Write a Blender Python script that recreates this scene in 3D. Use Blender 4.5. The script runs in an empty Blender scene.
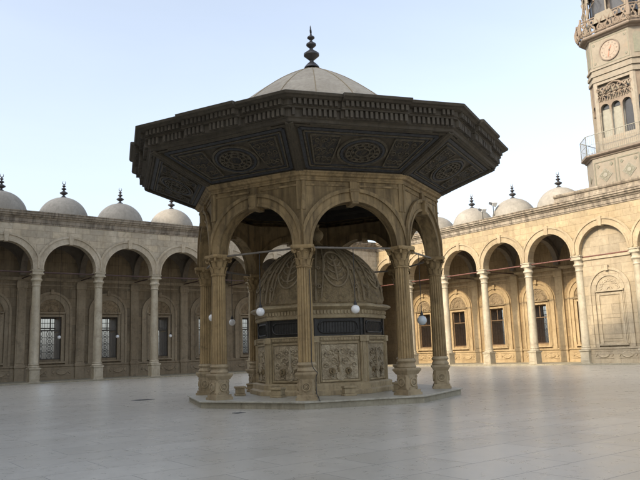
import bpy, bmesh, math, random
from mathutils import Vector, Matrix
random.seed(7)
PI=math.pi; R=math.radians
sc=bpy.context.scene; COL=sc.collection
cos,sin=math.cos,math.sin

# ------------------------------------------------------------------ fitted place
F_PX,YAW,PITCH,ROLL=681.1,37.245,9.364,-1.876
X0,Y0,S,OL,OR=48.218,53.619,4.744,1.104,-0.355
CX,CY,KR=14.941,19.81,4.208
PHI=-6.0
HCAP=8.42; HSPR=8.55; RI=2.02; HTOP=12.85

# ------------------------------------------------------------------ mesh builder
class MB:
    def __init__(s): s.v=[]; s.f=[]; s.m=Matrix.Identity(4)
    def add(s,vs,fs):
        o=len(s.v)
        for p in vs: s.v.append(tuple(s.m@Vector(p)))
        for f in fs: s.f.append(tuple(i+o for i in f))
    def box(s,x0,x1,y0,y1,z0,z1):
        s.add([(x0,y0,z0),(x1,y0,z0),(x1,y1,z0),(x0,y1,z0),(x0,y0,z1),(x1,y0,z1),(x1,y1,z1),(x0,y1,z1)],
              [(0,3,2,1),(4,5,6,7),(0,1,5,4),(1,2,6,5),(2,3,7,6),(3,0,4,7)])
    def loft(s,rings,close=True,cap0=True,cap1=True):
        n=len(rings[0]); vs=[p for r in rings for p in r]; fs=[]
        for a in range(len(rings)-1):
            for i in range(n if close else n-1):
                j=(i+1)%n
                fs.append((a*n+i,a*n+j,(a+1)*n+j,(a+1)*n+i))
        if cap0: fs.append(tuple(reversed(range(n))))
        if cap1: fs.append(tuple((len(rings)-1)*n+i for i in range(n)))
        s.add(vs,fs)
    def lathe(s,prof,n=24,c=(0,0,0),rf=None,off=0,caps=True):
        rings=[]
        for r,z in prof:
            rings.append([(c[0]+r*(rf(2*PI*i/n,z) if rf else 1)*cos(2*PI*i/n+off),c[1]+r*(rf(2*PI*i/n,z) if rf else 1)*sin(2*PI*i/n+off),c[2]+z) for i in range(n)])
        s.loft(rings,True,caps,caps)
    def tube(s,pts,r,n=8,cap=True):
        pts=[Vector(p) for p in pts]; rings=[]
        up=Vector((0,0,1))
        for i,p in enumerate(pts):
            t=(pts[min(i+1,len(pts)-1)]-pts[max(i-1,0)]).normalized()
            a=up if abs(t.dot(up))<.95 else Vector((1,0,0))
            x=t.cross(a).normalized(); y=t.cross(x).normalized()
            rr=r[i] if isinstance(r,(list,tuple)) else r
            rings.append([tuple(p+rr*(cos(2*PI*k/n)*x+sin(2*PI*k/n)*y)) for k in range(n)])
        s.loft(rings,True,cap,cap)
    def profile(s,prof,x0,x1,m0=0,m1=0):
        """extrude (y,z) closed profile along x, ends mitred by slope m*y"""
        r0=[(x0+m0*y,y,z) for y,z in prof]; r1=[(x1+m1*y,y,z) for y,z in prof]
        s.loft([r0,r1])
    def ring(s,c,u,v,w,r0,r1,d,n=24,a0=0,a1=2*PI,ry=1.0):
        """flat ring of depth d along w in the plane u,v"""
        c,u,v,w=Vector(c),Vector(u),Vector(v),Vector(w); vs=[];fs=[]
        full=abs(a1-a0-2*PI)<1e-6; m=n if full else n+1
        for i in range(m):
            a=a0+(a1-a0)*i/n
            e=u*cos(a)+v*sin(a)*ry
            for rr,dd in((r0,0),(r0,d),(r1,d),(r1,0)): vs.append(tuple(c+e*rr+w*dd))
        for i in range(n):
            j=(i+1)%m
            for k in range(3): fs.append((i*4+k,j*4+k,j*4+k+1,i*4+k+1))
        s.add(vs,fs)
    def build(s,name,mat,parent=None,smooth=False,bevel=0):
        me=bpy.data.meshes.new(name); me.from_pydata(s.v,[],s.f)
        bm=bmesh.new(); bm.from_mesh(me); bmesh.ops.recalc_face_normals(bm,faces=bm.faces); bm.to_mesh(me); bm.free()
        if smooth:
            for p in me.polygons: p.use_smooth=True
            try: me.set_sharp_from_angle(angle=R(38))
            except Exception: pass
        me.materials.append(mat)
        o=bpy.data.objects.new(name,me); COL.objects.link(o)
        if parent: o.parent=parent
        if bevel:
            b=o.modifiers.new('b','BEVEL'); b.width=bevel; b.segments=2; b.limit_method='ANGLE'
        return o
def empty(name,loc,rz=0):
    o=bpy.data.objects.new(name,None); COL.objects.link(o); o.location=loc; o.rotation_euler=(0,0,rz); o.empty_display_size=.3; return o
def tag(o,label=None,cat=None,group=None,kind=None):
    if label:o['label']=label
    if cat:o['category']=cat
    if group:o['group']=group
    if kind:o['kind']=kind
    return o
def kids(o): return [c for c in bpy.data.objects if c.parent==o]
def copy_tree(o,parent=None,M=None):
    c=o.copy(); COL.objects.link(c)
    if parent is not None: c.parent=parent
    for ch in kids(o): copy_tree(ch,c)
    return c

# ------------------------------------------------------------------ materials
def nt(name):
    m=bpy.data.materials.new(name); m.use_nodes=True; t=m.node_tree
    return m,t,t.nodes['Principled BSDF']
def N(t,ty,**k):
    n=t.nodes.new(ty)
    for a,b in k.items():
        if a in n.inputs.keys() if hasattr(n.inputs,'keys') else False: n.inputs[a].default_value=b
        else: setattr(n,a,b)
    return n
def mixc(t,fac,a,b,mode='MIX'):
    n=t.nodes.new('ShaderNodeMix'); n.data_type='RGBA'; n.blend_type=mode
    for i,x in((0,fac),(6,a),(7,b)):
        if hasattr(x,'links') or hasattr(x,'node'): t.links.new(x,n.inputs[i])
        else: n.inputs[i].default_value=x if i==0 else (*x,1)
    return n.outputs[2]
def noise(t,vec,scale,detail=6,rough=.6,dist=0):
    n=t.nodes.new('ShaderNodeTexNoise'); n.inputs['Scale'].default_value=scale; n.inputs['Detail'].default_value=detail
    n.inputs['Roughness'].default_value=rough; n.inputs['Distortion'].default_value=dist
    t.links.new(vec,n.inputs['Vector']); return n.outputs['Fac']
def ramp(t,fac,stops):
    n=t.nodes.new('ShaderNodeValToRGB'); e=n.color_ramp.elements
    while len(e)<len(stops): e.new(.5)
    for el,(p,c) in zip(e,stops): el.position=p; el.color=(*c,1) if len(c)==3 else c
    t.links.new(fac,n.inputs[0]); return n.outputs[0]
def g(v): return (v,v,v)
def mapping(t,scale=(1,1,1),coord='Object'):
    tc=t.nodes.new('ShaderNodeTexCoord'); mp=t.nodes.new('ShaderNodeMapping'); mp.inputs['Scale'].default_value=scale
    oi=t.nodes.new('ShaderNodeObjectInfo'); k=t.nodes.new('ShaderNodeMath'); k.operation='MULTIPLY'; k.inputs[1].default_value=53.0
    t.links.new(oi.outputs['Random'],k.inputs[0]); ad=t.nodes.new('ShaderNodeVectorMath'); ad.operation='ADD'
    t.links.new(tc.outputs[coord],ad.inputs[0]); t.links.new(k.outputs[0],ad.inputs[1])
    t.links.new(ad.outputs[0],mp.inputs['Vector']); return mp.outputs['Vector']
def bump(t,bsdf,h,strength=.4,dist=.02):
    b=t.nodes.new('ShaderNodeBump'); b.inputs['Strength'].default_value=strength; b.inputs['Distance'].default_value=dist
    t.links.new(h,b.inputs['Height']); t.links.new(b.outputs[0],bsdf.inputs['Normal']); return b
def math_(t,op,a,b):
    n=t.nodes.new('ShaderNodeMath'); n.operation=op
    for i,x in((0,a),(1,b)):
        if hasattr(x,'node'): t.links.new(x,n.inputs[i])
        else: n.inputs[i].default_value=x
    return n.outputs[0]
def stone(name,base,alt,dirt,rough=.8,sc_=1.0,joints=None,streak=.4,bmp=.35,carve=0,dirtlo=.5,dirthi=.75,spec=.3):
    m,t,b=nt(name); v=mapping(t)
    n1=noise(t,v,.55*sc_,5,.6,.3); n2=noise(t,v,4*sc_,8,.65,.2); n3=noise(t,v,28*sc_,6,.7)
    c=mixc(t,ramp(t,n1,[(.35,g(0)),(.65,g(1))]),base,alt)
    c=mixc(t,.45,c,ramp(t,n2,[(.3,g(.45)),(.7,g(1.0))]),'MULTIPLY')
    sv=mapping(t,(3.2,3.2,.28)); st=noise(t,sv,1.0*sc_,6,.65,.5)
    c=mixc(t,math_(t,'MULTIPLY',ramp(t,st,[(dirtlo,g(0)),(dirthi,g(1))]),streak),c,dirt)
    n4=noise(t,v,1.6*sc_,8,.7,.8)
    c=mixc(t,math_(t,'MULTIPLY',ramp(t,n4,[(.55,g(0)),(.72,g(1))]),.55),c,dirt)
    oi=t.nodes.new('ShaderNodeObjectInfo'); c=mixc(t,.7,c,ramp(t,oi.outputs['Random'],[(0,(.86,.85,.83)),(.5,(1,1,1)),(1,(1.1,1.1,1.1))]),'MULTIPLY')
    h=math_(t,'ADD',math_(t,'MULTIPLY',n2,.5),math_(t,'MULTIPLY',n3,.25))
    if joints:
        w,hh=joints
        tc=t.nodes.new('ShaderNodeTexCoord'); sx=t.nodes.new('ShaderNodeSeparateXYZ'); t.links.new(tc.outputs['Object'],sx.inputs[0])
        cx=t.nodes.new('ShaderNodeCombineXYZ'); t.links.new(math_(t,'ADD',sx.outputs[0],sx.outputs[1]),cx.inputs[0]); t.links.new(sx.outputs[2],cx.inputs[1])
        br=t.nodes.new('ShaderNodeTexBrick'); t.links.new(cx.outputs[0],br.inputs['Vector'])
        br.inputs['Scale'].default_value=1; br.inputs['Brick Width'].default_value=w; br.inputs['Row Height'].default_value=hh
        br.inputs['Mortar Size'].default_value=.012; br.inputs['Mortar Smooth'].default_value=.3; br.offset=.5
        br.inputs['Color1'].default_value=(.78,.78,.78,1); br.inputs['Color2'].default_value=(1.08,1.05,1.0,1); br.inputs['Mortar'].default_value=(.42,.38,.33,1)
        c=mixc(t,.8,c,br.outputs['Color'],'MULTIPLY')
        h=math_(t,'SUBTRACT',h,math_(t,'MULTIPLY',br.outputs['Fac'],.6))
    if carve:
        vo=t.nodes.new('ShaderNodeTexVoronoi'); vo.feature='SMOOTH_F1'; vo.inputs['Scale'].default_value=carve
        wv=noise(t,v,carve*.5,3,.5,1.5)
        mx=t.nodes.new('ShaderNodeVectorMath'); mx.operation='ADD'
        cw=t.nodes.new('ShaderNodeCombineXYZ'); t.links.new(wv,cw.inputs[0]); t.links.new(wv,cw.inputs[2]); t.links.new(v,mx.inputs[0]); t.links.new(cw.outputs[0],mx.inputs[1])
        t.links.new(mx.outputs[0],vo.inputs['Vector'])
        h=math_(t,'ADD',h,math_(t,'MULTIPLY',vo.outputs['Distance'],3.0))
        c=mixc(t,math_(t,'MULTIPLY',ramp(t,vo.outputs['Distance'],[(.35,g(0)),(.75,g(1))]),.5),c,dirt)
    t.links.new(c,b.inputs['Base Color'])
    t.links.new(ramp(t,n2,[(.2,g(rough-.1)),(.8,g(min(1,rough+.1)))]),b.inputs['Roughness'])
    b.inputs['Specular IOR Level'].default_value=spec
    bump(t,b,h,bmp,.03)
    return m
M={}
M['facade']=stone('facade_stone',(.60,.53,.415),(.49,.42,.31),(.17,.14,.105),joints=(1.15,.52),streak=.35)
M['facadeR']=stone('sun_tinted_facade_stone',(.49,.395,.255),(.40,.315,.195),(.2,.145,.09),joints=(1.15,.52),streak=.35)  # right arcade stone: warm yellow of the sunlight put into the colour
M['archR']=stone('sun_tinted_arch_stone',(.47,.38,.25),(.38,.30,.19),(.17,.125,.08),streak=.4)
M['backR']=stone('sun_tinted_rear_wall_stone',(.42,.31,.18),(.32,.23,.125),(.11,.075,.042),joints=(1.6,.75),streak=.5,dirtlo=.42,dirthi=.7)  # rear wall copy for the lit side, sun's gold mixed into the stone
M['backtrimR']=stone('sun_tinted_rear_trim_stone',(.50,.38,.225),(.40,.295,.165),(.13,.09,.05),streak=.45)
M['arch']=stone('arch_stone',(.55,.48,.37),(.44,.37,.265),(.15,.12,.09),streak=.45)
M['cornice']=stone('cornice_stone',(.37,.32,.25),(.29,.24,.18),(.08,.065,.05),streak=.75,dirtlo=.42,dirthi=.62)
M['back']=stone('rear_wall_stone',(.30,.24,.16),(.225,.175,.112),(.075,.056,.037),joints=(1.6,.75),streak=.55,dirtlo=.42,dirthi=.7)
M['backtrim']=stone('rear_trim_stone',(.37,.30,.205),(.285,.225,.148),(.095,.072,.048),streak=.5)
M['carved']=stone('carved_stone',(.36,.275,.17),(.27,.20,.12),(.07,.05,.032),streak=.5,carve=4.5,bmp=.7)
M['blind']=stone('blind_bay_stone',(.47,.40,.29),(.38,.315,.22),(.2,.16,.11),streak=.4,joints=(1.6,.75))
M['shaft']=stone('column_marble',(.53,.47,.355),(.42,.36,.255),(.16,.13,.09),streak=.5,rough=.5,spec=.5)
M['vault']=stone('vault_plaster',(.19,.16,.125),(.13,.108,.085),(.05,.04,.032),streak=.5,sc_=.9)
M['lead']=stone('dome_plaster',(.35,.325,.28),(.28,.258,.22),(.16,.143,.118),streak=.5,rough=.7,bmp=.2)
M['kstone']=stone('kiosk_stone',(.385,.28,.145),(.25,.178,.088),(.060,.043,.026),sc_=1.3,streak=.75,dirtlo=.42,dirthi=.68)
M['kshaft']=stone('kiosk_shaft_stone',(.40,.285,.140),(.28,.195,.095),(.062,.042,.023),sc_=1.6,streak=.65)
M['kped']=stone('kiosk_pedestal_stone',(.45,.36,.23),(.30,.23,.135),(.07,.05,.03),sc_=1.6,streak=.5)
M['kcarve']=stone('fountain_carved_marble',(.48,.40,.27),(.38,.305,.195),(.13,.098,.058),sc_=2.4,streak=.45,carve=6.5,bmp=.6,rough=.6)
M['kmarb']=stone('fountain_marble',(.43,.345,.21),(.32,.245,.14),(.085,.064,.04),sc_=2.4,streak=.55,rough=.6)
M['kdome']=stone('fountain_dome_stone',(.31,.235,.13),(.225,.168,.09),(.075,.055,.034),sc_=2.4,streak=.5,carve=7,bmp=.7)
M['kdome2']=stone('fountain_dome_rib_stone',(.34,.27,.17),(.25,.195,.12),(.085,.063,.04),sc_=2.4,streak=.5)
M['wood']=stone('canopy_dark_wood',(.105,.088,.063),(.075,.063,.046),(.024,.020,.016),sc_=2.2,streak=.6)
M['woodlt']=stone('canopy_cornice_wood',(.112,.096,.072),(.080,.068,.052),(.032,.027,.021),sc_=2.2,streak=.6)
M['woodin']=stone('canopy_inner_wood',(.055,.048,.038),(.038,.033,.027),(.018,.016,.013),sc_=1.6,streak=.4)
M['kroof']=stone('kiosk_dome_plaster',(.46,.41,.33),(.38,.335,.265),(.2,.165,.12),sc_=1.6,streak=.35,bmp=.25)
M['plat']=stone('platform_marble',(.50,.47,.39),(.40,.37,.29),(.15,.125,.09),sc_=2.2,streak=.5,rough=.45,spec=.5)
M['platside']=stone('platform_edge_stone',(.38,.34,.25),(.29,.26,.19),(.10,.085,.055),sc_=2.6,streak=.6,rough=.7)
M['tower']=stone('tower_plaster',(.30,.265,.21),(.255,.222,.175),(.25,.18,.12),streak=.3,bmp=.15)
M['towertrim']=stone('tower_trim',(.25,.20,.158),(.205,.165,.13),(.12,.095,.075),streak=.4,bmp=.2)
M['towergreen']=stone('tower_green_paint',(.20,.20,.15),(.22,.205,.16),(.24,.21,.16),streak=.4,bmp=.15)
M['towerpale']=stone('tower_pale_panel',(.31,.30,.25),(.28,.27,.225),(.22,.18,.14),streak=.3,bmp=.15)
M['towerrust']=stone('tower_rust_tracery',(.24,.19,.145),(.18,.14,.105),(.14,.085,.05),streak=.4)
M['mosque']=stone('mosque_limestone',(.42,.37,.29),(.35,.30,.23),(.2,.165,.12),joints=(1.4,.6))
def simple(name,col,rough=.6,metal=0,var=.25,scale=6,spec=.5):
    m,t,b=nt(name); v=mapping(t); n=noise(t,v,scale,6,.65)
    c=mixc(t,ramp(t,n,[(.3,g(0)),(.7,g(1))]),tuple(x*(1-var) for x in col),tuple(x*(1+var) for x in col))
    t.links.new(c,b.inputs['Base Color']); b.inputs['Roughness'].default_value=rough; b.inputs['Metallic'].default_value=metal
    b.inputs['Specular IOR Level'].default_value=spec
    bump(t,b,n,.15,.01); return m
M['iron']=simple('dark_iron',(.035,.033,.032),.55,.3)
M['drain']=simple('worn_grey_iron',(.11,.105,.10),.6,.2)
M['bronze']=simple('dark_bronze_finial',(.075,.072,.075),.45,.5)
M['rod']=simple('painted_tie_rod',(.14,.058,.045),.6)
M['rodshade']=simple('shaded_tie_rod',(.065,.036,.03),.6)  # tie rod red darkened, the gallery shade is painted into it
M['rodgrey']=simple('grey_tie_rod',(.17,.15,.125),.6)
M['globe']=simple('milk_glass_globe',(.78,.78,.77),.2,0,.04,3)
M['globeblue']=simple('blue_tinted_glass_globe',(.50,.55,.58),.2,0,.08,3)
M['winwood']=simple('window_wood',(.13,.08,.042),.6,0,.35)
M['winshade']=simple('shaded_window_wood',(.055,.045,.033),.6,0,.35)  # window timber darkened, shade of the left arcade put into its colour
M['grille']=simple('cast_grille',(.10,.098,.09),.55,.2,.2)
M['band']=simple('dark_bronze_grating',(.032,.030,.027),.5,.3,.4,10)
M['blue']=simple('faded_blue_paint',(.042,.043,.047),.7,0,.45,8)
M['gold']=simple('faded_gilding',(.085,.071,.048),.75,0,.5,9)
M['clockface']=simple('brown_clock_dial',(.27,.205,.15),.5,0,.08,4)
M['clockred']=simple('rusty_red_clock_paint',(.32,.13,.075),.6,0,.2)
M['white']=simple('weathered_white_paint',(.62,.62,.60),.45,0,.1)
M['glassdark']=simple('dark_opening_glass',(.03,.03,.032),.25,0,.2)
M['seat']=M['kped']
# carved, painted panels on the soffit
def painted():
    m,t,b=nt('painted_carved_panel'); v=mapping(t)
    wv=noise(t,v,2.5,4,.6,1.2)
    vo=t.nodes.new('ShaderNodeTexVoronoi'); vo.feature='F1'; vo.inputs['Scale'].default_value=9
    mx=t.nodes.new('ShaderNodeVectorMath'); mx.operation='ADD'; cw=t.nodes.new('ShaderNodeCombineXYZ')
    t.links.new(wv,cw.inputs[0]); t.links.new(wv,cw.inputs[1]); t.links.new(v,mx.inputs[0]); t.links.new(cw.outputs[0],mx.inputs[1]); t.links.new(mx.outputs[0],vo.inputs['Vector'])
    c=ramp(t,vo.outputs['Distance'],[(.0,(.125,.10,.062)),(.35,(.09,.073,.05)),(.55,(.05,.044,.036)),(.8,(.036,.036,.038))])
    n=noise(t,v,5,6,.7); c=mixc(t,.6,c,ramp(t,n,[(.3,g(.4)),(.7,g(1.1))]),'MULTIPLY')
    t.links.new(c,b.inputs['Base Color']); b.inputs['Roughness'].default_value=.8
    h=math_(t,'MULTIPLY',vo.outputs['Distance'],-2.0); bump(t,b,h,.7,.04); return m
M['painted']=painted()
# polished marble paving
def paving():
    m,t,b=nt('polished_marble_paving'); tc=t.nodes.new('ShaderNodeTexCoord')
    mp=t.nodes.new('ShaderNodeMapping'); mp.inputs['Rotation'].default_value=(0,0,R(0)); t.links.new(tc.outputs['Object'],mp.inputs['Vector']); v=mp.outputs['Vector']
    br=t.nodes.new('ShaderNodeTexBrick'); t.links.new(v,br.inputs['Vector']); br.inputs['Scale'].default_value=1
    br.inputs['Brick Width'].default_value=1.9; br.inputs['Row Height'].default_value=.95; br.inputs['Mortar Size'].default_value=.009
    br.inputs['Mortar Smooth'].default_value=.2
    br.inputs['Color1'].default_value=(.43,.40,.34,1); br.inputs['Color2'].default_value=(.49,.458,.395,1); br.inputs['Mortar'].default_value=(.25,.23,.20,1)
    n1=noise(t,v,.35,6,.6,.6); n2=noise(t,v,1.7,8,.7,2.0); n3=noise(t,v,9,6,.7,.5)
    c=mixc(t,.75,br.outputs['Color'],ramp(t,n1,[(.25,(.86,.86,.855)),(.75,(1.06,1.05,1.03))]),'MULTIPLY')
    c=mixc(t,.5,c,ramp(t,n2,[(.35,(.86,.86,.855)),(.65,(1.04,1.04,1.04))]),'MULTIPLY')
    c=mixc(t,.25,c,ramp(t,n3,[(.3,g(.75)),(.7,g(1.1))]),'MULTIPLY')
    n5=noise(t,v,.9,7,.62,.6); c=mixc(t,ramp(t,n5,[(.52,g(0)),(.74,g(.40))]),c,(.34,.31,.26))
    n6=noise(t,v,26,4,.6,0); c=mixc(t,ramp(t,n6,[(.74,g(0)),(.84,g(.25))]),c,(.26,.24,.21))
    t.links.new(c,b.inputs['Base Color'])
    rr=math_(t,'ADD',math_(t,'MULTIPLY',n2,.16),.21); rr=math_(t,'ADD',rr,math_(t,'MULTIPLY',br.outputs['Fac'],.3))
    t.links.new(rr,b.inputs['Roughness']); b.inputs['Specular IOR Level'].default_value=.5
    h=math_(t,'SUBTRACT',math_(t,'MULTIPLY',n1,.9),math_(t,'MULTIPLY',br.outputs['Fac'],.08)); h=math_(t,'ADD',h,math_(t,'MULTIPLY',n3,.03))
    bump(t,b,h,.16,.04)
    return m
M['paving']=paving()
M['sand']=stone('sandy_ground',(.30,.25,.18),(.25,.2,.14),(.16,.13,.09),sc_=.1)

# ------------------------------------------------------------------ ground
o=MB(); o.add([(-900,-900,-.35),(900,-900,-.35),(900,900,-.35),(-900,900,-.35)],[(0,1,2,3)]); tag(o.build('ground',M['sand']),kind='structure')
o=MB(); o.box(-18.6,X0+6.9,-13.8,Y0+6.9,-.34,0); tag(o.build('courtyard_floor',M['paving']),kind='structure')

# ------------------------------------------------------------------ shared pieces
def finial_mb(h,w):
    m=MB()
    P=[(0.5,0),(.46,.035),(.30,.10),(.14,.15),(.12,.18),(.5,.30),(.5,.34),(.13,.44),(.10,.47),(.32,.545),(.32,.575),(.09,.64),(.08,.67),(.24,.72),(.24,.74),(.07,.79),(.05,.86)]
    m.lathe([(r*w,z*h) for r,z in P],20)
    # crescent, horns up
    pts=[];rs=[]
    for i in range(15):
        a=R(-90-148+296*i/14); pts.append((.15*w*1.3*cos(a),0,h*.86+.075*h+.15*w*1.3*sin(a)*1.25)); rs.append(.004+.055*w*sin(PI*(i+.25)/14.5))
    m.tube(pts,rs,8)
    return m

def arch_ring_wall(m,x0,x1,zt,y0,y1,cx,r,zs,zb,n=28):
    """spandrel between x0..x1, zb..zt with a round headed opening radius r centred at cx"""
    tops=[];bots=[]
    xs=[x0,cx-r]+[cx-r*cos(PI*i/n) for i in range(n+1)]+[cx+r,x1]
    zsb=[zb,zb]+[zs+r*sin(PI*i/n) for i in range(n+1)]+[zb,zb]
    rings=[]
    for x,z in zip(xs,zsb): rings.append([(x,y0,z),(x,y0,zt),(x,y1,zt),(x,y1,z)])
    m.loft(rings)
def archivolt(m,cx,r0,r1,zs,zb,y0,y1,clampx,n=28):
    rings=[]
    seq=[(-1,zb)]+[None]*0
    pts=[]
    for i in range(n+1):
        a=PI-PI*i/n; c,s_=cos(a),sin(a)
        ox=max(-clampx,min(clampx,r1*c)); oz=s_*r1 if abs(r1*c)<=clampx else math.sqrt(max(r1*r1-clampx*clampx,0))
        if abs(r1*c)>clampx: oz=min(oz,math.sqrt(r1*r1-clampx**2)); oz=s_*r1*1.0 if s_*r1<oz else oz
        pts.append((r0*c,zs+r0*s_,ox,zs+oz))
    pts=[(-r0,zb,-min(clampx,r1),zb)]+pts+[(r0,zb,min(clampx,r1),zb)]
    for ix,iz,ox,oz in pts: rings.append([(cx+ix,y1,iz),(cx+ix,y0,iz),(cx+ox,y0,oz),(cx+ox,y1,oz)])
    m.loft(rings)

# ------------------------------------------------------------------ arcade gallery
def relief(m,cx,y,zc,w,h,seed):
    """ovals and lozenges carved on the plinth"""
    def boss(x,rx,rz,n,d):
        m.loft([[(x+rx*q*cos(2*PI*i/n),y-dd,zc+rz*q*sin(2*PI*i/n)) for i in range(n)] for q,dd in((1,-.01),(1,d*.5),(.85,d),(.6,d*.7),(.01,d*.9))],cap0=False)
    boss(cx,w*.30,h*.46,24,.07)
    for s_ in(-1,1): boss(cx+s_*w*.43,w*.09,h*.30,4,.05)
    for z_ in(zc-h*.56,zc+h*.50): m.box(cx-w*.52,cx+w*.52,y-.03,y+.01,z_,z_+.03)
def make_window(root,blind=False,btr=None):
    """window surround at local origin: x centred, y=0 wall face, looking -y"""
    t=MB()
    w=.84; zb,zt=1.72,5.2
    # rectangular architrave
    for (a,b,d,dep) in((w,.16,0,.10),(w+.16,.10,0,.05)):
        t.box(-a-b,-a,-dep,0.02,zb-.16,zt+b+(.16 if a>w else 0)); t.box(a,a+b,-dep,.02,zb-.16,zt+b+(.16 if a>w else 0))
    t.box(-w,w,-.10,.02,zt,zt+.16); t.box(-w-.3,w+.3,-.16,.02,zt+.265,zt+.385)
    t.box(-w-.32,w+.32,-.2,.02,zb-.30,zb-.162)
    # round headed bands
    for r0,r1,d in((1.06,1.24,.11),(1.24,1.5,.06),(1.5,1.68,.14)):
        rings=[]
        t.ring((0,.01,zt+.385),(1,0,0),(0,0,1),(0,-1,0),r0,r1,d,24,0,PI)
        for s_ in(-1,1): t.box(min(s_*(r0+.12 if r0<1.1 else r0),s_*r1),max(s_*(r0+.12 if r0<1.1 else r0),s_*r1),-d,.01,1.3,zt+.385)
    t.box(-.13,.13,-.24,.02,zt+.385+1.46,zt+.385+1.86)
    fr=t.build('window_surround',btr if not blind else M['blind'],root,bevel=0)
    ty=MB(); rings=[]
    ty.ring((0,.01,zt+.39),(1,0,0),(0,0,1),(0,-1,0),.01,1.05,.04,20,0,PI)
    ty.ring((0,.01,zt+.42),(1,0,0),(0,0,1),(0,-1,0),.14,.24,.10,14,0,PI)
    for k in range(9):
        a=PI*(k+.5)/9; ty.ring((.72*cos(a),.01,zt+.42+.72*sin(a)),(1,0,0),(0,0,1),(0,-1,0),.05,.13,.08,10)
    tyo=ty.build('tympanum',M['carved'] if not blind else M['blind'],fr)
    if blind:
        p=MB(); p.box(-w,w,-.03,.02,zb,zt-.002)
        p.box(-w+.16,w-.16,-.06,-.03,zb+.2,zb+1.6); p.box(-w+.16,w-.16,-.06,-.03,zb+1.75,zt-.2)
        p.build('blind_panel',M['blind'],fr)
        return fr
    # timber frame near the inner face
    wf=MB(); d0,d1=.10,.18
    for x in(-w,w-.09): wf.box(x,x+.09,d0,d1,zb,zt)
    for z in(zb,zt-.09,zb+2.3): wf.box(-w+.09,w-.09,d0,d1,z,z+.09)
    wf.box(-.04,.04,d0+.01,d1-.01,zb+2.39,zt-.09)
    # panelled reveal, the open leaves folded against the jambs
    for s_ in(-1,1):
        xa=s_*w; 
        for q in range(4):
            y0=.24+q*.38
            wf.box(min(xa,xa-s_*.05),max(xa,xa-s_*.05),y0,y0+.34,zb+.02,zb+2.2)
            wf.box(min(xa,xa-s_*.03),max(xa,xa-s_*.03),y0,y0+.34,zb+2.3,zt-.1)
    wf.build('timber_frame',M['winwood'] if btr is M['backtrimR'] else M['winshade'],fr)
    # pierced grille at the outer face
    gr=MB(); yy=1.78
    def bar(x0,z0,x1,z1,r=.022): gr.tube([(x0,yy,z0),(x1,yy,z1)],r,5)
    for z in(zb+.03,zb+2.45,zb+2.62,zt-.03): bar(-w,z,w,z,.04)
    for x in(-w+.03,w-.03): bar(x,zb,x,zt,.04)
    for k in range(1,8):
        x=-w+.21*k
        if k in(2,4,6): bar(x,zb,x,zt,.018)
        else: bar(x,zb+2.62,x,zt,.017)
    for j in range(1,12):
        z=zb+.03+j*.2017
        if j in(3,6,9): bar(-w,z,w,z,.018)
    for sx in(-1,1):
        for j in range(4):
            c=sx*.42; zc=zb+.03+.302+j*.605
            gr.ring((c,yy,zc),(1,0,0),(0,0,1),(0,-1,0),.245,.28,.03,20); gr.ring((c,yy,zc),(1,0,0),(0,0,1),(0,-1,0),.08,.115,.03,12)
            for a in range(4):
                A=PI/4+PI/2*a; bar(c+.12*cos(A),zc+.12*sin(A),c+.42*cos(A),zc+.42*sin(A),.018)
    bar(-w,zb+3.05,w,zb+3.05,.022)
    gr.build('pierced_grille',M['grille'],fr)
    return fr

def make_column(root,x):
    """arcade column: shaft mesh with pedestal and capital below it in the tree"""
    z0=.02
    m=MB(); n=28
    m.lathe([(.335,1.42),(.33,2.6),(.315,4.6),(.285,7.22)],n)
    c=m.build('column',M['shaft'],root,smooth=True); c.location=(x,.35,0)
    p=MB(); p.box(-.41,.41,-.41,.41,z0,.16); p.box(-.365,.365,-.365,.365,.16,1.02); p.box(-.42,.42,-.42,.42,1.02,1.14)
    p.box(-.27,.27,-.385,-.36,.28,.9)
    p.lathe([(.40,1.14),(.425,1.19),(.40,1.25),(.355,1.28),(.355,1.31),(.385,1.35),(.375,1.40),(.34,1.42)],n)
    p.build('pedestal',M['shaft'],c,smooth=True,bevel=.012)
    q=MB(); q.lathe([(.29,7.22),(.33,7.24),(.34,7.29),(.30,7.33),(.31,7.5),(.345,7.60),(.40,7.64),(.42,7.71),(.40,7.77),(.34,7.82),(.335,7.93),(.36,8.02),(.41,8.10)],n)
    q.box(-.43,.43,-.43,.43,8.10,8.20); q.box(-.38,.38,-.36,.36,8.20,8.36); q.box(-.44,.44,-.42,.42,8.36,8.46)
    q.build('capital',M['shaft'],c,smooth=True,bevel=.01)
    return c

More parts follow.
